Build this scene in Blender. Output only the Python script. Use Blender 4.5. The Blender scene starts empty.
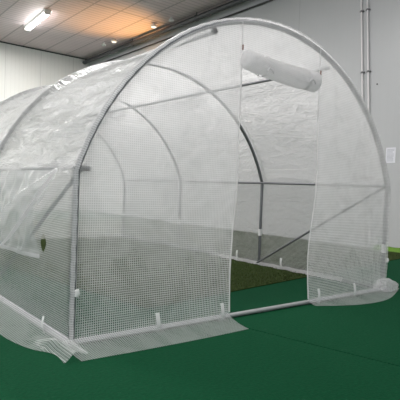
import bpy, math, random
import numpy as np
from mathutils import Vector, Matrix, noise

C = bpy.context.scene.collection
S = bpy.context.scene
random.seed(7)

# ------------------------------------------------------------------ camera
YAW, PITCH, ROLL = 0.670138, -0.0248298, 0.0386354
CAM = Vector((-2.765365, -2.599921, 0.915987))
cy_, sy_, cp_, sp_ = math.cos(YAW), math.sin(YAW), math.cos(PITCH), math.sin(PITCH)
fwd = Vector((sy_*cp_, cy_*cp_, sp_))
rgt = Vector((cy_, -sy_, 0))
upv = rgt.cross(fwd)
r2 = rgt*math.cos(ROLL) + upv*math.sin(ROLL)
u2 = -rgt*math.sin(ROLL) + upv*math.cos(ROLL)
cd = bpy.data.cameras.new('camera')
cd.sensor_width = 36.0
cd.lens = 496.815/400*36.0
cd.clip_start = 0.05
cam = bpy.data.objects.new('camera', cd)
C.objects.link(cam)
M = Matrix((r2, u2, -fwd)).transposed().to_4x4()
M.translation = CAM
cam.matrix_world = M
S.camera = cam

# ------------------------------------------------------------------ world, lights, exposure
S.view_settings.view_transform = 'Standard'
S.view_settings.look = 'None'
S.view_settings.gamma = 1.0
S.view_settings.use_curve_mapping = False
S.view_settings.exposure = 0.05
w = bpy.data.worlds.new('world')
S.world = w
w.use_nodes = True
w.node_tree.nodes['Background'].inputs[0].default_value = (0.93, 0.97, 1.0, 1)
w.node_tree.nodes['Background'].inputs[1].default_value = 0.68

def area(name, loc, sx, sy, power, col=(1.0, 0.985, 0.96)):
    l = bpy.data.lights.new(name, 'AREA')
    l.shape = 'RECTANGLE'
    l.size = sx
    l.size_y = sy
    l.energy = power
    l.color = col
    o = bpy.data.objects.new(name, l)
    o.location = loc
    C.objects.link(o)
    return o
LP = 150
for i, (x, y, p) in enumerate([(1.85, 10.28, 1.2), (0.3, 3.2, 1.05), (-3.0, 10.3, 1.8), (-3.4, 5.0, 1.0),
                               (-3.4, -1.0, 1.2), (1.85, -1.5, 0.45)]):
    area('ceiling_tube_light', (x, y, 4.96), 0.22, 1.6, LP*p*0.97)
# bare tubes also shine sideways and back up at the ceiling
for (x, y, p) in [(1.87, 9.75, 3), (1.84, 10.28, 3), (1.81, 10.8, 3), (-3.0, 10.3, 55), (-3.4, 5.0, 30)]:
    l = bpy.data.lights.new('tube_side_light', 'POINT')
    l.energy = p
    l.shadow_soft_size = 0.12
    o = bpy.data.objects.new('tube_side_light', l)
    o.location = (x, y, 4.84)
    C.objects.link(o)
wl = bpy.data.lights.new('added_warm_light', 'SPOT')  # spot added behind the tunnel to make the orange glow on the ceiling
wl.energy = 240
wl.color = (1.0, 0.52, 0.15)
wl.spot_size = math.radians(82)
wl.spot_blend = 0.8
wl.shadow_soft_size = 0.08
wo = bpy.data.objects.new('added_warm_light', wl)
wo.location = (4.36, 9.2, 3.22)
wo.rotation_euler = (Vector((3.55, 9.2, 5.1)) - Vector(wo.location)).to_track_quat('-Z', 'Y').to_euler()
C.objects.link(wo)

# ------------------------------------------------------------------ materials
def new_mat(name):
    m = bpy.data.materials.new(name)
    m.use_nodes = True
    nt = m.node_tree
    for n in list(nt.nodes):
        nt.nodes.remove(n)
    out = nt.nodes.new('ShaderNodeOutputMaterial')
    return m, nt, out
class NT:
    def __init__(s, nt): s.nt = nt
    def n(s, t, **k):
        nd = s.nt.nodes.new(t)
        for a, b in k.items(): setattr(nd, a, b)
        return nd
    def l(s, a, b): s.nt.links.new(a, b)
    def math(s, op, a, b=None, clamp=False):
        nd = s.nt.nodes.new('ShaderNodeMath')
        nd.operation = op
        nd.use_clamp = clamp
        for i, v in enumerate((a, b)):
            if v is None: continue
            if isinstance(v, (int, float)): nd.inputs[i].default_value = v
            else: s.l(v, nd.inputs[i])
        return nd.outputs[0]
def simple(name, col, rough=0.5, metal=0.0, nscale=None, namp=0.0, bump=0.0, spec=0.5):
    m, nt, out = new_mat(name)
    t = NT(nt)
    b = t.n('ShaderNodeBsdfPrincipled')
    b.inputs['Base Color'].default_value = (*col, 1)
    b.inputs['Roughness'].default_value = rough
    b.inputs['Metallic'].default_value = metal
    b.inputs['Specular IOR Level'].default_value = spec
    if nscale:
        tc = t.n('ShaderNodeTexCoord')
        nz = t.n('ShaderNodeTexNoise')
        nz.inputs['Scale'].default_value = nscale
        nz.inputs['Detail'].default_value = 4
        t.l(tc.outputs['Object'], nz.inputs['Vector'])
        mx = t.n('ShaderNodeMix', data_type='RGBA')
        mx.inputs[6].default_value = (*[c*(1-namp) for c in col], 1)
        mx.inputs[7].default_value = (*[min(1, c*(1+namp)) for c in col], 1)
        t.l(nz.outputs['Fac'], mx.inputs[0])
        t.l(mx.outputs[2], b.inputs['Base Color'])
        if bump:
            bp = t.n('ShaderNodeBump')
            bp.inputs['Strength'].default_value = bump
            bp.inputs['Distance'].default_value = 0.01
            t.l(nz.outputs['Fac'], bp.inputs['Height'])
            t.l(bp.outputs[0], b.inputs['Normal'])
    t.l(b.outputs[0], out.inputs[0])
    return m
def emit(name, col, strength):
    m, nt, out = new_mat(name)
    t = NT(nt)
    e = t.n('ShaderNodeEmission')
    e.inputs[0].default_value = (*col, 1)
    e.inputs[1].default_value = strength
    t.l(e.outputs[0], out.inputs[0])
    return m

def panel_mat(name, col, ribs, seams, rib_depth, rough, seam_dark, spec=0.5, noise_amp=0.05):
    """Sheet-metal panels: ribs=(axis, period), seams=[(axis, period, offset, width)] in metres."""
    m, nt, out = new_mat(name)
    t = NT(nt)
    tc = t.n('ShaderNodeTexCoord')
    sp = t.n('ShaderNodeSeparateXYZ')
    t.l(tc.outputs['Object'], sp.inputs[0])
    def grooves(ax, per, off, wd):
        v = t.math('ADD', sp.outputs[ax], off + 100*per)
        f = t.math('FRACT', t.math('DIVIDE', v, per))
        d = t.math('MULTIPLY', t.math('ABSOLUTE', t.math('SUBTRACT', f, 0.5)), per)
        return t.math('SUBTRACT', 1.0, t.math('DIVIDE', t.math('SUBTRACT', per/2, d), wd), True), None
    # distance to nearest line is per/2 - |f-0.5|*per  -> groove mask 1 on the line
    total = None
    for (ax, per, off, wd) in seams:
        g, _ = grooves(ax, per, off, wd)
        total = g if total is None else t.math('MAXIMUM', total, g)
    rg, _ = grooves(ribs[0], ribs[1], 0.0, ribs[2])
    nz = t.n('ShaderNodeTexNoise')
    nz.inputs['Scale'].default_value = 0.7
    nz.inputs['Detail'].default_value = 5
    t.l(tc.outputs['Object'], nz.inputs['Vector'])
    mx = t.n('ShaderNodeMix', data_type='RGBA')
    mx.inputs[6].default_value = (*[c*(1-noise_amp) for c in col], 1)
    mx.inputs[7].default_value = (*[c*(1+noise_amp) for c in col], 1)
    t.l(nz.outputs['Fac'], mx.inputs[0])
    dk = t.math('MULTIPLY', total, seam_dark)
    dk = t.math('MAXIMUM', dk, t.math('MULTIPLY', rg, ribs[3]))
    m2 = t.n('ShaderNodeMix', data_type='RGBA')
    t.l(dk, m2.inputs[0])
    t.l(mx.outputs[2], m2.inputs[6])
    m2.inputs[7].default_value = (*[c*0.25 for c in col], 1)
    b = t.n('ShaderNodeBsdfPrincipled')
    b.inputs['Roughness'].default_value = rough
    b.inputs['Specular IOR Level'].default_value = spec
    t.l(m2.outputs[2], b.inputs['Base Color'])
    bp = t.n('ShaderNodeBump')
    bp.inputs['Strength'].default_value = 1.0
    bp.inputs['Distance'].default_value = rib_depth
    t.l(t.math('SUBTRACT', 1.0, t.math('MAXIMUM', rg, total)), bp.inputs['Height'])
    t.l(bp.outputs[0], b.inputs['Normal'])
    t.l(b.outputs[0], out.inputs[0])
    return m

def film_mat(name, film_op, thread_op, crumple, gloss, col=(0.94, 0.935, 0.95), cell=0.0138, thr=0.30, hole=None, trans=0.66, rough=0.34, uvfold=False, opvar=0.22, clear=None):
    """Woven greenhouse film: clear film with a grid of white threads, UV in metres."""
    m, nt, out = new_mat(name)
    t = NT(nt)
    uv = t.n('ShaderNodeUVMap')
    uv.uv_map = 'uv'
    sp = t.n('ShaderNodeSeparateXYZ')
    t.l(uv.outputs[0], sp.inputs[0])
    def line(o):
        f = t.math('FRACT', t.math('DIVIDE', t.math('ADD', o, 20.0), cell))
        d = t.math('ABSOLUTE', t.math('SUBTRACT', f, 0.5))
        r = t.n('ShaderNodeMapRange', interpolation_type='SMOOTHSTEP')
        t.l(d, r.inputs[0])
        r.inputs[1].default_value = 0.5 - thr*0.5 - 0.08
        r.inputs[2].default_value = 0.5 - thr*0.5 + 0.08
        return r.outputs[0]
    mask = t.math('MAXIMUM', line(sp.outputs[0]), line(sp.outputs[1]))
    if clear:      # veil of scattered light put into the opacity, thicker higher up: (uv axis, lo, hi, clear value, mirrored total)
        ax, lo_, hi_, c0, tot = clear
        co = sp.outputs[ax]
        if tot: co = t.math('MINIMUM', co, t.math('SUBTRACT', tot, co))
        r = t.n('ShaderNodeMapRange', interpolation_type='SMOOTHSTEP')
        t.l(co, r.inputs[0])
        r.inputs[1].default_value = lo_
        r.inputs[2].default_value = hi_
        r.inputs[3].default_value = c0
        r.inputs[4].default_value = film_op
        film_op_s = r.outputs[0]
    else:
        film_op_s = t.math('ADD', film_op, 0.0)
    op = t.math('ADD', film_op_s, t.math('MULTIPLY', mask, t.math('SUBTRACT', max(thread_op, film_op), film_op_s)))
    # folds of the film: uneven milkiness
    tc = t.n('ShaderNodeTexCoord')
    mp = t.n('ShaderNodeMapping')
    mp.inputs['Scale'].default_value = (1.3, 0.5, 1.6)
    mp.inputs['Rotation'].default_value = (0.6, 0.5, 0.4)
    if uvfold:
        # long slanting creases: stretched along the tunnel
        mp.inputs['Scale'].default_value = (2.6, 0.8, 1.0)
        mp.inputs['Rotation'].default_value = (0, 0, 0.30)
        t.l(uv.outputs[0], mp.inputs[0])
    else:
        t.l(tc.outputs['Object'], mp.inputs[0])
    n1 = t.n('ShaderNodeTexNoise')
    n1.inputs['Scale'].default_value = 3.2
    n1.inputs['Detail'].default_value = 5
    n1.inputs['Distortion'].default_value = 0.5
    t.l(mp.outputs[0], n1.inputs['Vector'])
    n2 = t.n('ShaderNodeTexNoise')
    n2.inputs['Scale'].default_value = 26 if uvfold else 22
    n2.inputs['Detail'].default_value = 3
    n2.inputs['Distortion'].default_value = 0.8
    t.l(mp.outputs[0], n2.inputs['Vector'])
    # ridged noise
    rid = t.math('SUBTRACT', 1.0, t.math('MULTIPLY', t.math('ABSOLUTE', t.math('SUBTRACT', n1.outputs['Fac'], 0.5)), 5.0), True)
    h = t.math('ADD', t.math('MULTIPLY', rid, 0.55), t.math('MULTIPLY', n2.outputs['Fac'], 0.45))
    bp = t.n('ShaderNodeBump')
    bp.inputs['Strength'].default_value = crumple
    slack = None
    if uvfold:
        s0, s1 = uvfold
        r = t.n('ShaderNodeMapRange', interpolation_type='SMOOTHSTEP')
        t.l(sp.outputs[0], r.inputs[0])
        r.inputs[1].default_value = s0 - 0.06
        r.inputs[2].default_value = s0 + 0.10
        r.inputs[3].default_value = 0.28
        slack = r.outputs[0]
        t.l(t.math('MULTIPLY', slack, crumple), bp.inputs['Strength'])
    bp.inputs['Distance'].default_value = 0.02
    t.l(h, bp.inputs['Height'])
    op = t.math('ADD', op, t.math('MULTIPLY', t.math('SUBTRACT', t.math('ADD', t.math('MULTIPLY', n1.outputs['Fac'], 0.6), t.math('MULTIPLY', rid, 0.4)), 0.5), t.math('MULTIPLY', slack, opvar) if slack else opvar), True)
    if hole:
        (hu, hv, ru, rv) = hole
        a = t.math('DIVIDE', t.math('SUBTRACT', sp.outputs[0], hu), ru)
        b_ = t.math('DIVIDE', t.math('SUBTRACT', sp.outputs[1], hv), rv)
        q = t.math('ADD', t.math('ABSOLUTE', b_), t.math('MULTIPLY', a, a))
        op = t.math('MULTIPLY', op, t.math('GREATER_THAN', q, 1.0))
    df = t.n('ShaderNodeBsdfDiffuse')
    df.inputs[0].default_value = (*col, 1)
    tl = t.n('ShaderNodeBsdfTranslucent')
    tl.inputs[0].default_value = (*col, 1)
    mx = t.n('ShaderNodeMixShader')
    mx.inputs[0].default_value = trans
    gl = t.n('ShaderNodeBsdfGlossy')
    gl.inputs['Roughness'].default_value = rough
    gl.inputs[0].default_value = (1, 1, 1, 1)
    for s_ in (df, tl, gl): t.l(bp.outputs[0], s_.inputs['Normal'])
    t.l(df.outputs[0], mx.inputs[1])
    t.l(tl.outputs[0], mx.inputs[2])
    tr = t.n('ShaderNodeBsdfTransparent')
    m2 = t.n('ShaderNodeMixShader')
    t.l(op, m2.inputs[0])
    t.l(tr.outputs[0], m2.inputs[1])
    t.l(mx.outputs[0], m2.inputs[2])
    fr = t.n('ShaderNodeLayerWeight')
    t.l(bp.outputs[0], fr.inputs['Normal'])
    sch = t.math('ADD', 0.04, t.math('MULTIPLY', t.math('POWER', fr.outputs['Facing'], 5.0), 0.96))
    fr.inputs['Blend'].default_value = 0.5
    m3 = t.n('ShaderNodeMixShader')
    gfac = t.math('MULTIPLY', sch, gloss, True)
    if hole: gfac = t.math('MULTIPLY', gfac, t.math('GREATER_THAN', q, 1.0))
    t.l(gfac, m3.inputs[0])
    t.l(m2.outputs[0], m3.inputs[1])
    t.l(gl.outputs[0], m3.inputs[2])
    t.l(m3.outputs[0], out.inputs[0])
    return m

MAT = {}
MAT['wall'] = panel_mat('wall_panel', (0.53, 0.536, 0.55), (1, 0.14, 0.012, 0.02), [(1, 3.0, 2.07, 0.012)], 0.0004, 0.33, 0.3)
MAT['wallx'] = panel_mat('wall_panel_ribbed', (0.80, 0.80, 0.77), (0, 0.125, 0.014, 0.07), [(0, 1.1, 0.25, 0.015)], 0.002, 0.38, 0.3)
MAT['ceiling'] = panel_mat('ceiling_panel', (0.66, 0.555, 0.56), (1, 0.155, 0.03, 0.42),
                           [(0, 0.70, 0.35, 0.03), (1, 2.6, -0.45, 0.035)], 0.006, 0.5, 0.75)
MAT['concrete'] = simple('concrete', (0.05, 0.055, 0.05), 0.9, 0, 6, 0.2)
MAT['carpet'] = simple('green_carpet', (0.0032, 0.059, 0.024), 0.95, 0, 60, 0.35, 0.5, 0.1)
MAT['turf'] = simple('turf_mat', (0.032, 0.052, 0.012), 0.95, 0, 40, 0.4, 0.4, 0.1)
MAT['film_front'] = film_mat('film_front', 0.53, 0.68, 0.10, 0.3, clear=(1, .15, 1.0, .13, None), thr=0.30, trans=0.8)
MAT['film_roof'] = film_mat('film_roof', 0.66, 0.78, 1.5, 0.5, rough=.3, clear=(0, .25, 1.15, .16, 5.1), trans=0.80, uvfold=(1.0, 4.1), opvar=0.4, hole=(0.535, 0.425, 0.060, 0.045), thr=0.26)
MAT['film_skirt'] = film_mat('film_skirt', 0.20, 0.66, 0.3, 0.4, thr=0.34)
MAT['film_hem'] = film_mat('film_hem', 0.50, 0.86, 0.3, 0.4, thr=0.30)
MAT['film_roll'] = film_mat('film_roll', 0.90, 0.98, 0.2, 0.25, col=(.87, .86, .87))
MAT['film_flap'] = film_mat('film_flap', 0.36, 0.5, 0.2, 0.8)
MAT['tube'] = simple('galvanised_tube', (0.23, 0.235, 0.25), 0.38, 0.75, 30, 0.12)
MAT['clamp'] = simple('dark_clamp', (0.06, 0.06, 0.065), 0.5, 0.3)
MAT['pull'] = simple('brown_pull', (0.22, 0.12, 0.10), 0.5)
MAT['tape'] = simple('white_tape', (0.80, 0.80, 0.80), 0.6)
MAT['hem'] = simple('white_hem', (0.50, 0.50, 0.52), 0.5)
MAT['sill'] = simple('galvanised_tube_lit', (0.42, 0.43, 0.44), 0.5, 0.4, 30, 0.12)  # same tube as the arches, with the light from above put into its colour
MAT['pipe'] = simple('grey_duct', (0.08, 0.083, 0.088), 0.45, 0.4, 5, 0.15)
MAT['cable'] = simple('dark_cable', (0.05, 0.05, 0.05), 0.6)
MAT['conduit'] = simple('white_conduit', (0.84, 0.81, 0.82), 0.4)
MAT['grip'] = simple('grey_clip', (0.16, 0.16, 0.17), 0.5)
MAT['paper'] = simple('paper', (0.80, 0.80, 0.86), 0.7)
MAT['ink'] = simple('ink', (0.40, 0.41, 0.46), 0.8)
MAT['white'] = simple('white_metal', (0.80, 0.80, 0.78), 0.4)
MAT['black'] = simple('black_metal', (0.03, 0.03, 0.03), 0.5)
MAT['glow'] = emit('tube_glow', (1.0, 0.99, 0.97), 14.0)
MAT['bulb'] = emit('warm_bulb', (1.0, 0.55, 0.18), 8.0)
MAT['discglow'] = emit('warm_white_disc', (1.0, 0.88, 0.72), 1.6)

# ------------------------------------------------------------------ mesh builder
class MB:
    def __init__(s):
        s.v, s.f, s.uv = [], [], []
    def add(s, vs, fs, uvs=None):
        o = len(s.v)
        s.v += [tuple(p) for p in vs]
        for f in fs:
            s.f.append(tuple(i+o for i in f))
        s.uv += list(uvs) if uvs else [(p[0], p[2]) for p in vs]
    def box(s, a, b):
        (x0, y0, z0), (x1, y1, z1) = a, b
        vs = [(x, y, z) for x in (x0, x1) for y in (y0, y1) for z in (z0, z1)]
        s.add(vs, [(0, 1, 3, 2), (4, 6, 7, 5), (0, 4, 5, 1), (2, 3, 7, 6), (0, 2, 6, 4), (1, 5, 7, 3)])
    def tube(s, pts, r, n=10, cap=True):
        pts = [Vector(p) for p in pts]
        rs = r if isinstance(r, (list, tuple)) else [r]*len(pts)
        vs, fs, uvs = [], [], []
        ref = None
        L = 0
        for i, p in enumerate(pts):
            d = (pts[min(i+1, len(pts)-1)] - pts[max(i-1, 0)]).normalized()
            if ref is None:
                ref = Vector((0, 0, 1)) if abs(d.z) < 0.9 else Vector((0, 1, 0))
            a = d.cross(ref).normalized()
            b = a.cross(d).normalized()
            ref = b
            if i: L += (p - pts[i-1]).length
            for k in range(n):
                t = 2*math.pi*k/n
                vs.append(p + (a*math.cos(t) + b*math.sin(t))*rs[i])
                uvs.append((k/n*2*math.pi*rs[i], L))
        for i in range(len(pts)-1):
            for k in range(n):
                k2 = (k+1) % n
                fs.append((i*n+k, (i+1)*n+k, (i+1)*n+k2, i*n+k2))
        if cap:
            fs.append(tuple(range(n)))
            fs.append(tuple((len(pts)-1)*n+k for k in range(n-1, -1, -1)))
        s.add(vs, fs, uvs)
    def grid(s, fn, nu, nv):
        vs, uvs, fs = [], [], []
        for i in range(nu+1):
            for j in range(nv+1):
                p, q = fn(i/nu, j/nv)
                vs.append(p)
                uvs.append(q)
        for i in range(nu):
            for j in range(nv):
                a = i*(nv+1)+j
                fs.append((a, a+nv+1, a+nv+2, a+1))
        s.add(vs, fs, uvs)
    def build(s, name, mat, parent=None, smooth=True, loc=(0, 0, 0)):
        me = bpy.data.meshes.new(name)
        me.from_pydata(s.v, [], s.f)
        ul = me.uv_layers.new(name='uv')
        for lp in me.loops:
            ul.data[lp.index].uv = s.uv[lp.vertex_index]
        me.materials.append(mat)
        if smooth:
            for p in me.polygons: p.use_smooth = True
            try: me.set_sharp_from_angle(angle=math.radians(40))
            except Exception: pass
        me.update()
        o = bpy.data.objects.new(name, me)
        o.location = loc
        C.objects.link(o)
        if parent: o.parent = parent
        return o
def empty(name, loc, label, cat, group=None):
    o = bpy.data.objects.new(name, None)
    o.empty_display_size = 0.1
    o.location = loc
    C.objects.link(o)
    return tag(o, label, cat, group)
def tag(o, label, cat, group=None):
    o['label'] = label
    o['category'] = cat
    if group: o['group'] = group
    return o
def struct(mb, name, mat, smooth=False):
    o = mb.build(name, mat, smooth=smooth)
    o['kind'] = 'structure'
    return o
def boxobj(name, a, b, mat, parent=None):
    m = MB()
    m.box(a, b)
    return m.build(name, mat, parent, smooth=False)
def tubeobj(name, pts, r, mat, parent=None, n=10):
    m = MB()
    m.tube(pts, r, n)
    return m.build(name, mat, parent)

# ------------------------------------------------------------------ room
XR, YB, ZC = 4.7, 13.196, 5.124
XL, YF = -8.0, -7.0
m = MB(); m.box((XL-.15, YF-.15, -0.2), (XR+.15, YB+.15, -0.006)); struct(m, 'floor', MAT['concrete'])
m = MB(); m.box((XL-.15, YF-.15, ZC), (XR+.15, YB+.15, ZC+.15)); struct(m, 'ceiling', MAT['ceiling'])
m = MB(); m.box((XR, YF-.15, -0.006), (XR+.15, YB+.15, ZC)); struct(m, 'wall_right', MAT['wall'])
m = MB(); m.box((XL, YB, -0.006), (XR, YB+.15, ZC)); struct(m, 'wall_back', MAT['wallx'])
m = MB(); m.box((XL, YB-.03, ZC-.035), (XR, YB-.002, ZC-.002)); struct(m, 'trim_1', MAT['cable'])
m = MB(); m.tube([(XR-.03, YB-.1, ZC-.30), (XR-.03, 3.2, ZC-.30)], 0.02, 8); struct(m, 'trim_2', MAT['cable'], True)

# carpets: two lengths meeting in a thin dark seam
sd = Vector((0.219, -1.0)).normalized()
s0 = Vector((-0.475, -0.215))
def seam_pt(y, off):
    t = (y - s0.y)/sd.y
    p = s0 + sd*t
    nrm = Vector((-sd.y, sd.x))
    return p + nrm*off
def slab(poly, z0, z1):
    n = len(poly)
    mb = MB()
    mb.add([(p[0], p[1], z0) for p in poly] + [(p[0], p[1], z1) for p in poly],
           [tuple(range(n-1, -1, -1)), tuple(range(n, 2*n))] + [(i, (i+1) % n, n+(i+1) % n, n+i) for i in range(n)])
    return mb
g = 0.0045
a0, a1 = seam_pt(YF+.02, -g), seam_pt(YB-.02, -g)
b0, b1 = seam_pt(YF+.02, g), seam_pt(YB-.02, g)
cl = slab([(XL+.02, YF+.02), tuple(a0), tuple(a1), (XL+.02, YB-.02)], -0.006, 0.0)
tag(cl.build('carpet', MAT['carpet'], smooth=False), 'flat green carpet on the left side of the thin dark floor seam', 'carpet', 'green floor carpets')
cr = slab([tuple(b0), (XR-.02, YF+.02), (XR-.02, YB-.02), tuple(b1)], -0.006, 0.0)
tag(cr.build('carpet', MAT['carpet'], smooth=False), 'flat green carpet on the right side of the thin dark floor seam', 'carpet', 'green floor carpets')

# artificial turf
def turf_front(x): return 0.645 + 0.145*(x-0.18)
def turf_left(y): return -0.77 - 0.145*(y-0.51)
tr = empty('turf_mat', (1.9, 4.0, 0.0), 'dark olive artificial turf mat lying on the green carpet inside and beyond the tunnel', 'turf')
inv = (-1.9, -4.0, 0.0)
TY1 = 9.0
xr_ = XR-.035
mb = slab([(-0.77, turf_front(-0.77)), (xr_, turf_front(xr_)), (xr_, TY1), (turf_left(TY1), TY1)], 0.001, 0.007)
mb.build('backing', MAT['turf'], tr, False, inv)
# edge of the turf turned up along the wall
mb = MB()
def lip(u, v):
    y = turf_front(xr_) + 0.02 + u*.75
    a = v*math.pi/2
    return ((xr_-0.075+0.072*math.sin(a)+0.003*math.sin(u*12), y, 0.008+0.075*(1-math.cos(a))+0.008*math.sin(u*9)*v), (u, v))
mb.grid(lip, 30, 6)
MAT['lip'] = simple('turf_lip_lit', (0.13, 0.26, 0.035), 0.9, 0, 30, 0.3)  # turf green brightened: the light caught by the edge is in the colour
mb.build('turned_up_edge', MAT['lip'], tr, True, inv)
mb = MB()
rg = random.Random(3)
vs, fs = [], []
for i in range(60000):
    x = rg.uniform(-0.95, xr_-.08)
    y = 0.5 + (rg.random()**1.5)*5.2
    if y < turf_front(x)+.005 or x < turf_left(y)+.005: continue
    a = rg.uniform(0, math.pi*2)
    h = rg.uniform(0.012, 0.024)
    wd = 0.0035
    lx, ly = rg.gauss(0, 0.008), rg.gauss(0, 0.008)
    dx, dy = math.cos(a)*wd, math.sin(a)*wd
    k = len(vs)
    vs += [(x-dx, y-dy, .006), (x+dx, y+dy, .006), (x+lx, y+ly, .006+h)]
    fs.append((k, k+1, k+2))
mb.add(vs, fs)
MAT['blade'] = simple('turf_blade', (0.055, 0.082, 0.018), 0.8, 0, 25, 0.6)
bl = mb.build('grass_blades', MAT['blade'], tr, False, inv)
bl['kind'] = 'stuff'

# pipe below the ceiling along the right wall
px, pz, pr = 4.52, 4.985, 0.062
pp = empty('ceiling_pipe', (px, 3.2, pz), 'thick dark grey pipe running under the ceiling along the right wall', 'pipe')
mb = MB(); mb.tube([(0, 0, 0), (0, YB-3.22, 0)], pr, 16); mb.build('pipe_run', MAT['pipe'], pp)
for y in (4.0, 7.0, 10.0):
    mb = MB()
    mb.tube([(0, y-3.2, pr), (0, y-3.2, ZC-pz)], 0.012, 8)
    mb.tube([(0, y-3.2-.03, 0), (0, y-3.2+.03, 0)], pr+.012, 16)
    mb.build('hanger', MAT['pipe'], pp)
tubeobj('wall_rod', [(XR-.025, 7.13, ZC-.32), (XR-.025, 7.13, 4.5)], 0.012, MAT['cable'])
tag(bpy.data.objects['wall_rod'], 'thin dark vertical rod on the right wall just under the ceiling pipe', 'rod')

# fluorescent ceiling light
fx = empty('ceiling_light', (1.84, 10.28, ZC), 'lit twin-tube fluorescent batten light on the ceiling, upper left', 'light')
fx.rotation_euler = (0, 0, math.radians(-3.2))
mb = MB()
mb.add([(-.09, -.86, 0), (.09, -.86, 0), (.09, .86, 0), (-.09, .86, 0), (-.065, -.86, -.06), (.065, -.86, -.06), (.065, .86, -.06), (-.065, .86, -.06)],
       [(0, 1, 2, 3), (7, 6, 5, 4), (0, 4, 5, 1), (1, 5, 6, 2), (2, 6, 7, 3), (3, 7, 4, 0)])
mb.build('housing', MAT['white'], fx, False)
for sx in (-.045, .045):
    mb = MB(); mb.tube([(sx, -.8, -.085), (sx, .8, -.085)], 0.022, 10); mb.build('fluorescent_tube', MAT['glow'], fx)
for sy in (-.83, .83):
    mb = MB(); mb.box((-.075, sy-.02, -.115), (.075, sy+.02, -.055)); mb.build('end_cap', MAT['white'], fx, False)

# small ceiling lamps near the pipe
def small_lamp(x, y, r, label, lit=True):
    e = empty('ceiling_lamp', (x, y, ZC), label, 'lamp', 'small lamps on the ceiling beside the pipe')
    mb = MB(); mb.tube([(0, 0, 0), (0, 0, -.05)], 0.025, 10); mb.build('stem', MAT['white'], e)
    mb = MB(); mb.tube([(0, 0, -.045), (0, 0, -.06), (0, 0, -.085), (0, 0, -.10)], [r*.5, r*.9, r, r*.85], 18); mb.build('lamp_body', MAT['white'], e)
    if lit:
        mb = MB(); mb.tube([(0, 0, -.098), (0, 0, -.115)], [r*.82, r*.6], 18); mb.build('diffuser', MAT['discglow'], e)
small_lamp(4.10, 10.95, 0.065, 'smallest white ceiling lamp, nearest the corner of the room', False)
small_lamp(4.13, 10.38, 0.09, 'round white ceiling lamp on the left side of the orange glow')
small_lamp(4.22, 8.42, 0.09, 'round white ceiling lamp at the right end of the orange glow')
small_lamp(4.28, 7.72, 0.07, 'small ceiling lamp by the pipe, right of the orange glow', False)

# warm uplight added out of sight behind the tunnel for the ceiling glow
fl = empty('added_uplight', (XR-.002, 9.2, 3.12), 'added warm uplight on the right wall, unseen behind the tunnel, aimed up at the ceiling', 'light')
boxobj('bracket', (-.18, -.03, -.05), (0, .03, .0), MAT['black'], fl)
mb = MB(); mb.tube([(-.34, 0, -.10), (-.34, 0, .02)], [0.09, 0.14], 16, False); mb.add([(-.34+.09*math.cos(k*math.pi/8), .09*math.sin(k*math.pi/8), -.1) for k in range(16)], [tuple(range(15, -1, -1))]); mb.build('lamp_housing', MAT['black'], fl)
boxobj('arm', (-.34, -.02, -.06), (-.17, .02, -.03), MAT['black'], fl)
mb = MB(); mb.tube([(-.34, 0, -.06), (-.34, 0, -.03), (-.34, 0, 0.0)], [0.03, 0.05, 0.02], 12); mb.build('bulb', MAT['bulb'], fl)

# conduits on the right wall
for k, (y, lab) in enumerate(((2.245, 'left of the two white conduits running down the right wall'),
                              (2.128, 'right of the two white conduits running down the right wall'))):
    e = empty('conduit', (XR-.035, y, 0), lab, 'conduit', 'white conduits on the right wall')
    e.rotation_euler = (-.0655, 0, 0)
    mb = MB(); mb.tube([(0, 0, 0.09), (0, 0, ZC-.01)], 0.014, 12); mb.build('pipe_run', MAT['conduit'], e)
    for z in (1.2, 3.0, 4.06):
        mb = MB(); mb.tube([(0, 0, z-.014), (0, 0, z+.014)], 0.020, 12); mb.box((-.0, -.035, z-.010), (.034, .035, z+.010)); mb.build('pipe_clip', MAT['grip'], e, False)
# notice
e = empty('wall_notice', (XR-.003, 1.855, 1.565), 'small white paper notice on the right wall beside the tunnel', 'notice')
boxobj('sheet', (-.002, -.085, -.125), (.002, .085, .125), MAT['paper'], e)
mb = MB()
rg = random.Random(2)
for k in range(11):
    z = .095 - k*.019
    a = rg.uniform(.03, .065)
    mb.box((-.0028, -a, z-.003), (-.0018, .065, z+.003))
mb.build('print', MAT['ink'], e, False)
for (y, z, r) in ((1.91, 2.62, .012), (3.0, 3.9, .008), (2.15, 3.55, .006)):
    pass
e = tubeobj('wall_bolt', [(XR-.012, 2.163, 2.763), (XR, 2.163, 2.763)], 0.012, MAT['cable'])
tag(e, 'tiny dark bolt head on the right wall, right of the conduits', 'bolt')

# ------------------------------------------------------------------ polytunnel
HW, HS, LB, NB = 1.579, 1.0, 1.678, 3
LT = LB*NB
RA, ZA = 1.658, 0.482
TH = math.asin(HW/RA)
AL = 2*RA*TH
def prof(s):
    """point and outward normal at arc length s from the left foot"""
    if s <= HS: return Vector((-HW, 0, s)), Vector((-1, 0, 0))
    if s >= HS+AL: return Vector((HW, 0, 2*HS+AL-s)), Vector((1, 0, 0))
    a = -TH + (s-HS)/RA
    return Vector((RA*math.sin(a), 0, ZA+RA*math.cos(a))), Vector((math.sin(a), 0, math.cos(a)))
SL = 2*HS+AL
tun = empty('polytunnel_greenhouse', (0, 0, 0), 'walk-in tunnel greenhouse of white mesh-reinforced film over grey tube arches on green carpet', 'greenhouse')
TR = 0.018
def arch_pts(y, inset=0.0):
    pts = []
    for k in range(9): pts.append((-HW+inset, y, HS*k/8))
    for k in range(1, 49):
        a = -TH + 2*TH*k/48
        pts.append(((RA-inset)*math.sin(a), y, ZA+(RA-inset)*math.cos(a)))
    for k in range(1, 9): pts.append((HW-inset, y, HS*(1-k/8)))
    return pts
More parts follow.
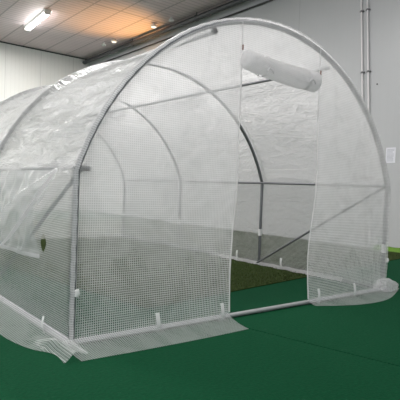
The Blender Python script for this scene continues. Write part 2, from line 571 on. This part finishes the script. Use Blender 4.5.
for i in range(NB+1):
    y = i*LB + (0.02 if i == 0 else -0.02 if i == NB else 0)
    ar = tubeobj('arch', arch_pts(y), TR, MAT['tube'], tun, 12)
    for sx in (-1, 1):
        tubeobj('splice_sleeve', [(sx*HW, y, .36), (sx*HW, y, .44)], TR+.004, MAT['tape'] if sx > 0 else MAT['tube'], ar)
        tubeobj('shoulder_joint', [(sx*HW, y, HS-.06), (sx*HW, y, HS+.01)], TR+.002, MAT['tube'], ar)
# rails
for sx in (-1, 1):
    tubeobj('shoulder_rail', [(sx*(HW-.03), 0, HS), (sx*(HW-.03), LT, HS)], 0.013, MAT['tube'], tun)
    x = sx*0.645
    z = ZA+math.sqrt(RA**2-x*x)-.052
    tubeobj('purlin', [(x, 0.03 if sx > 0 else -.005, z), (x, LT, z)], 0.013, MAT['tube'], tun)
    tubeobj('ground_rail', [(sx*HW, 0, .018), (sx*HW, LT, .018)], 0.014, MAT['tube'], tun)
    tubeobj('diagonal_brace', [(sx*(HW-.03), .03, HS-.01), (sx*(HW-.03), LB, .03)], 0.012, MAT['tube'], tun)
tubeobj('door_sill', [(-HW, -.005, .018), (HW, -.005, .018)], 0.0165, MAT['sill'], tun)
# clamps showing at the front arch
for (a, b, r) in (((-HW+.01, .0, 1.0), (-HW+.066, .0, 1.0), .016), ((-.645, .0, ZA+math.sqrt(RA**2-.645**2)-.045), (-.645, -.018, ZA+math.sqrt(RA**2-.645**2)-.042), .022)):
    tubeobj('clamp', [a, b], r, MAT['clamp'], tun)

# cover
def fbm(p, o=3):
    return noise.fractal(p, 1.0, 2.0, o)
PUR = (HS+RA*(TH-math.asin(.645/RA)), HS+RA*(TH+math.asin(.645/RA)))
FOLDS = [(1.33, .32, 1.26, .98, -.035, .035), (1.40, .30, 1.34, 1.0, .025, .04), (1.56, .22, 1.40, 1.60, .022, .03),
         (1.66, .30, 1.52, 1.50, -.020, .03), (1.90, .20, 1.66, 1.50, .022, .04), (1.20, .20, 1.15, 1.30, -.018, .03),
         (2.10, .25, 1.85, 1.45, -.020, .04), (1.55, 1.85, 1.42, 3.2, .022, .035), (1.75, 1.8, 1.58, 3.1, -.02, .04)]
def cover_pt(s, y):
    p, n = prof(s)
    f = (y % LB)/LB
    bay = math.sin(math.pi*max(0, min(1, f)))**1.0
    d = 0.020
    arc = max(0, min(1, (s-HS+.1)/.3))*max(0, min(1, (SL-HS-s+.1)/.3))
    low = min(1, s/.15)*min(1, (SL-s)/.15)
    env = min(1, bay*1.6)
    q = Vector((p.x, y, p.z))
    # slack film: long shallow folds slanting back from the front arch
    w1 = fbm(Vector((s*2.6 + y*0.9, y*0.7 - s*.25, 3.1)), 4)
    w2 = 1-abs(noise.noise(Vector((s*4.2 + y*1.8 + .5*w1, y*0.9, 9.0))))*2
    w3 = noise.noise(Vector((s*16+2*w1, y*7, 1.7)))
    sag = (.095 if y < LB else .14)*arc*(math.sin(math.pi*f)**.42 if 0 < f < 1 else 0)
    env *= min(1, max(0, abs(y - round(y/LB)*LB)-.03)/.05)
    d += env*(-.010 + .026*w1*(.45+.55*arc) + .018*(w2-.3)*arc + .006*w3*(.3+.7*arc)) - sag
    for (sa, ya, sb, yb, am, wd) in FOLDS:
        tt = ((s-sa)*(sb-sa)+(y-ya)*(yb-ya))/((sb-sa)**2+(yb-ya)**2)
        if -.15 < tt < 1.15:
            tc_ = max(0, min(1, tt))
            dist = math.hypot(s-sa-(sb-sa)*tc_, (y-ya-(yb-ya)*tc_)*.7)
            d += 1.2*am*math.exp(-(dist/wd)**2)*min(1, .3+2*math.sin(math.pi*tc_))
    # scalloped overlap just above the shoulder rail (left and right)
    for sh in (HS, SL-HS):
        e = s-sh if sh == HS else sh-s
        d += env*.048*math.exp(-((e-.06-.035*math.sin(y*5.3+1))/.06)**2)
    # the film bears on the arches, on the purlins and on the shoulder rails
    ya = abs(y - round(y/LB)*LB)
    fl = .021 - .115*min(1, max(0, ya-.032)/.16)*arc
    for sp_ in PUR:
        fl = max(fl, -.022 - .09*max(0, (abs(s-sp_)-.02)/.25))
    if arc < .999: fl = max(fl, .021 - .05*arc)
    if y < .03 or y > LT-.03: fl = .021
    d = max(d*low + .004*(1-low), fl*low + .002)
    p = p + n*d
    return Vector((p.x, y, max(p.z, 0.004)))
NU, NV = 260, 210
mb = MB()
mb.grid(lambda u, v: (cover_pt(u*SL, v*LT), (u*SL, v*LT)), NU, NV)
mb.build('roof_cover', MAT['film_roof'], tun)
# hem of the cover folded round the front arch
mb = MB()
def hem(u, v):
    s = (h0+(h1-h0)*u)*SL
    p, n = prof(s)
    a = v*math.pi*.40
    q = p + n*(.026*math.cos(a) + .002*math.sin(s*60)) 
    return (Vector((q.x, .0-.024*math.sin(a)-.002, max(.004, q.z))), (s, v*.05))
for h0, h1, hm in ((0, .58, 'film_hem'),):
    mb = MB()
    mb.grid(hem, 110, 5)
    mb.build('arch_hem', MAT[hm], tun)

# front panels
def top_z(x): 
    return ZA + math.sqrt(max(0, RA**2 - x*x)) if abs(x) < HW else HS
def panel(name, xl, xr, z0, edge_l=None, edge_r=None, nu=70, nv=110, seed=0.0, mat='film_front'):
    mb = MB()
    def fn(u, v):
        # v runs up; the x limits depend on z for the free door edges, the arch limits the top
        z_top_guess = 2.14
        x0 = xl; x1 = xr
        x = x0 + (x1-x0)*u
        zt = top_z(max(-HW+.001, min(HW-.001, x))) - .002
        z = z0 + (zt-z0)*v
        if edge_l: x += edge_l(z)*(1-u)**2
        if edge_r: x += edge_r(z)*u**2
        wv = noise.noise(Vector((x*2.2+z*.9+seed, z*1.4-x*.6, seed)))
        wv2 = noise.noise(Vector((x*7+z*3, z*3.2, seed+4)))
        y = -.022 - .02*abs(wv)*math.sin(math.pi*min(1, max(0, v)))- .006*wv2*min(1, v*6)*min(1, (1-v)*6)
        return (Vector((x, y, z)), (x, z))
    mb.grid(fn, nu, nv)
    return mb.build(name, MAT[mat], tun)
el = lambda z: -.03*math.exp(-((z-.35)/.4)**2)
er = lambda z: -.05*math.exp(-((z-.40)/.35)**2) + .02*math.exp(-((z-1.0)/.3)**2)
DL, DR, DZ = -.410, .445, 1.80
panel('front_panel', -HW, DL, .035, edge_r=el, seed=1.0)
panel('front_panel', DR, HW, .035, edge_l=er, seed=5.0)
mb = MB()
def head(u, v):
    x = DL + (DR-DL)*u
    zt = top_z(x)-.002
    z = DZ + (zt-DZ)*v
    return (Vector((x, -.022-.01*abs(noise.noise(Vector((x*4, z*3, 2))))*math.sin(math.pi*v), z)), (x, z))
mb.grid(head, 40, 16)
mb.build('door_header', MAT['film_front'], tun)
# rear panel
mb = MB()
def rear(u, v):
    x = -HW + 2*HW*u
    z = .01 + (top_z(max(-HW+.001, min(HW-.001, x)))-.012)*v
    return (Vector((x, LT+.02+.01*noise.noise(Vector((x*2, z*2, 8))), z)), (x, z))
mb.grid(rear, 50, 50)
mb.build('rear_panel', MAT['film_front'], tun)

# zips along the door edges
for (x0, ef, nm) in ((DL, el, 'l'), (DR, er, 'r')):
    mb = MB()
    def zz(u, v):
        z = .05 + (top_z(x0)-.06)*u
        x = x0 + ef(z) + (v-.5)*.014
        wv = noise.noise(Vector((x*2.2+z*.9+(1.0 if nm == 'l' else 5.0), z*1.4-x*.6, 1.0 if nm == 'l' else 5.0)))
        return (Vector((x, -.027-.02*abs(wv)*math.sin(math.pi*min(1, max(0, u)))-.003, z)), (x, z))
    mb.grid(zz, 60, 1)
    zp = mb.build('zip', MAT['film_roll'], tun)
    zt = 1.905 if x0 < 0 else 1.875
    mb = MB(); mb.box((x0-.003, -.046, zt-.024), (x0+.003, -.037, zt+.012)); mb.build('zip_pull', MAT['pull'], zp, False)

# rolled-up door
mb = MB()
def roll(u, v):
    x = -.425 + .775*u
    zc = 1.812 - .038*u - .012*math.sin(math.pi*u) 
    a = v*2*math.pi
    endf = math.sqrt(max(0, 1-max(0, (abs(u-.5)-.465)/.035)**2))
    r = (.066+.016*u)*(1 + .05*noise.noise(Vector((x*5, math.cos(a)*1.5, math.sin(a)*1.5))) + .03*noise.noise(Vector((x*20, math.cos(a)*4, math.sin(a)*4))))
    for cx in (-.24, .22):
        r *= 1-.10*math.exp(-((x-cx)/.025)**2)
    r *= max(.02, endf)
    return (Vector((x, -.075 + r*math.cos(a)*.95, zc + r*math.sin(a))), (x, a*.08))
mb.grid(roll, 90, 28)
rd = mb.build('rolled_door', MAT['film_roll'], tun)
for cx in (-.24, .22):
    mb = MB()
    mb.grid(lambda u, v: (Vector((cx+(v-.5)*.022 + .01*math.sin(u*7), -.075+.070*math.cos(u*2*math.pi), 1.792-.02*(cx>0)+.075*math.sin(u*2*math.pi))), (u, v)), 30, 1)
    mb.tube([(cx, -.145, 1.77), (cx+.02, -.152, 1.755), (cx+.035, -.15, 1.735)], [.006, .009, .004], 8)
    mb.tube([(cx, -.145, 1.77), (cx-.02, -.152, 1.76), (cx-.03, -.15, 1.742)], [.006, .008, .004], 8)
    mb.build('tie_strap', MAT['film_roll'], rd)

# ground skirts
def curve(pts, t):
    n = len(pts)-1
    k = min(n-1, int(t*n))
    f = t*n-k
    p0 = Vector(pts[max(0, k-1)]); p1 = Vector(pts[k]); p2 = Vector(pts[k+1]); p3 = Vector(pts[min(n, k+2)])
    return .5*((2*p1)+(-p0+p2)*f+(2*p0-5*p1+4*p2-p3)*f*f+(-p0+3*p1-3*p2+p3)*f**3)
def skirt(inner, outer, nu, nv, z_in, hump=None, seed=0, name='ground_skirt'):
    mb = MB()
    def fn(u, v):
        a = curve(inner, u); b = curve(outer, u)
        p = a + (b-a)*v
        z = .006 + z_in*(1-v)**3.0
        z += .010*max(0, noise.noise(Vector((p.x*4, p.y*4, seed))))*math.sin(math.pi*v)
        if hump: z += hump(p.x, p.y)
        return (Vector((p.x, p.y, z)), (p.x, p.y))
    mb.grid(fn, nu, nv)
    if hump:     # unroll the raised fold so that the weave keeps its size
        for i in range(nu+1):
            acc = mb.v[i*(nv+1)][0]
            for j in range(1, nv+1):
                a, b = mb.v[i*(nv+1)+j-1], mb.v[i*(nv+1)+j]
                acc -= math.hypot(b[0]-a[0], b[2]-a[2])
                mb.uv[i*(nv+1)+j] = (acc, b[1])
    return mb.build(name, MAT['film_skirt'], tun)
skirt([(-1.65, -.024), (-1.2, -.024), (-.8, -.024), (-.435, -.024)],
      [(-1.65, -.270), (-1.2, -.29), (-.8, -.295), (-.485, -.29)], 60, 16, .04, seed=1)
skirt([(.44, -.024), (.8, -.024), (1.2, -.024), (1.62, -.024)],
      [(.45, -.10), (.82, -.25), (1.25, -.25), (1.83, -.02)], 60, 14, .04, seed=2)
hump = lambda x, y: (.050*math.exp(-((x+1.68+.15*max(0,y+.1))/.040)**2)*max(0, min(1, (.22-y)/.22)))
ln = [(-1.615, -.270), (-1.605, -.1), (-1.600, .1), (-1.600, .4), (-1.600, 1.0), (-1.600, 2.0), (-1.600, 3.5), (-1.600, LT)]
lo = [(-1.742, -.265), (-1.738, -.1), (-1.815, .1), (-1.858, .4), (-1.86, 1.0), (-1.80, 2.0), (-1.79, 3.5), (-1.80, LT)]
skirt(ln, lo, 220, 34, .035, hump=hump, seed=3)
# gathered film round the right front foot
mb = MB()
def lump(u, v):
    a = u*2*math.pi
    b = (v-.5)*math.pi
    d = Vector((math.cos(a)*math.cos(b), math.sin(a)*math.cos(b), math.sin(b)))
    r = 1 + .22*noise.noise(d*2.6) + .12*noise.noise(d*6)
    return (Vector((1.565+d.x*.135*r, -.03+d.y*.09*r, max(.012, .045+d.z*.075*r))), (a*.1, b*.1))
mb.grid(lump, 40, 20)
mb.build('gathered_hem', MAT['film_skirt'], tun)
# hem strips along the ground
for sx in (-1, 1):
    mb = MB()
    mb.grid(lambda u, v: (Vector((sx*(HW-.02+.012*v) if sx > 0 else -HW-.024-.006*v, u*LT, .034-.03*v)), (u*LT, v*.05)), 60, 2)
    mb.build('ground_hem', MAT['hem'], tun)
mb = MB()
mb.grid(lambda u, v: (Vector((HW-.018-.036*v+.006*math.sin(u*40), (.45+u*2.0), .034*(1-v)**2+.011+.006*max(0, math.sin(u*55)))), (u*LT, v*.06)), 120, 3)
mb.build('inner_hem', MAT['film_roll'], tun)
for (xa, xb) in ((-HW, -.43), (.44, HW)):
    mb = MB()
    mb.grid(lambda u, v: (Vector((xa+(xb-xa)*u, -.030-.006*v, .042-.022*v)), (u, v*.03)), 40, 2)
    mb.build('ground_hem', MAT['hem'], tun)
# white ground ties
def tie(p, d, h=.12, w_=.030):
    p = Vector(p); d = Vector(d).normalized()
    side = d.cross(Vector((0, 0, 1)))
    mb = MB()
    mb.grid(lambda u, v: (p + side*((v-.5)*w_ + .012*u) + Vector((0, 0, h*u)) + d*(.012*math.sin(u*3)), (u, v)), 8, 1)
    mb.build('ground_tie', MAT['tape'], tun)
for x in (-1.035, -.505): tie((x, -.045, .01), (0, -1, 0))
for x in (.54, 1.035): tie((x, -.045, .0), (0, -1, 0), .13)
for y in (.31, 1.23): tie((-HW-.045, y, .0), (-1, 0, 0), .10)
for y in (1.28, 2.03): tie((HW-.03, y, .02), (-1, 0, 0), .12)
for (x, z) in ((-HW+.004, .30), (HW-.004, .295)):
    tubeobj('tape_patch', [(x, -.022, z-.02), (x+.004, -.024, z), (x, -.022, z+.02)], [.012, .016, .012], MAT['tape'], tun)

# window flap on the left side
mb = MB()
def flap(u, v):
    # v: top -> bottom, u: front (right) edge -> back
    z = .985 - .545*v
    yf = .10 + .36*min(1, v/.50)**.9 - .05*max(0, min(1, (v-.72)/.2))
    y = yf + (1.62-yf)*u
    off = .060 + .016*noise.noise(Vector((y*11+z*9, z*8-y*3, 5)))+ .030*math.sin(math.pi*v)*(.6+.4*math.sin(u*7)) + .018*noise.noise(Vector((y*4+z*4, z*3, 2)))
    # diagonal fold from the front top corner to the back bottom
    e = (1-v) - (1-u*1.25)
    off += .045*math.exp(-(e/.05)**2)
    if v > .93: off += .006
    z -= .02*math.sin(u*2.2)*v
    return (Vector((-HW-off, y, z)), (y, z))
mb.grid(flap, 70, 50)
wf = mb.build('window_flap', MAT['film_flap'], tun)
mb = MB()
mb.grid(lambda u, v: (flap(u, .95+.05*v)[0] + Vector((-.004, 0, 0)), (u, v*.03)), 50, 2)
mb.build('flap_hem', MAT['film_roll'], wf)
for yy, hh in ((.52, .09), (1.14, .10)):
    mb = MB()
    mb.grid(lambda u, v: (Vector((-HW-.105, yy+(v-.5)*.035-.02*u, .975-hh*u)), (u, v)), 6, 1)
    mb.build('flap_tie', MAT['tape'], wf)

# sharp white crease running across the flap
mb = MB()
cp = [Vector((0, .08, .99)), Vector((0, .34, .80)), Vector((0, .74, .57)), Vector((0, 1.02, .46))]
def crease(u, v):
    p = curve(cp, u)
    w_ = .010 + .016*math.sin(math.pi*u)**2
    return (Vector((-HW-.085-.02*math.sin(math.pi*v)-.03*math.sin(math.pi*u), p.y + (v-.5)*w_*.5, p.z + (v-.5)*w_)), (p.y, p.z))
mb.grid(crease, 40, 6)
mb.build('flap_crease', MAT['film_roll'], wf)
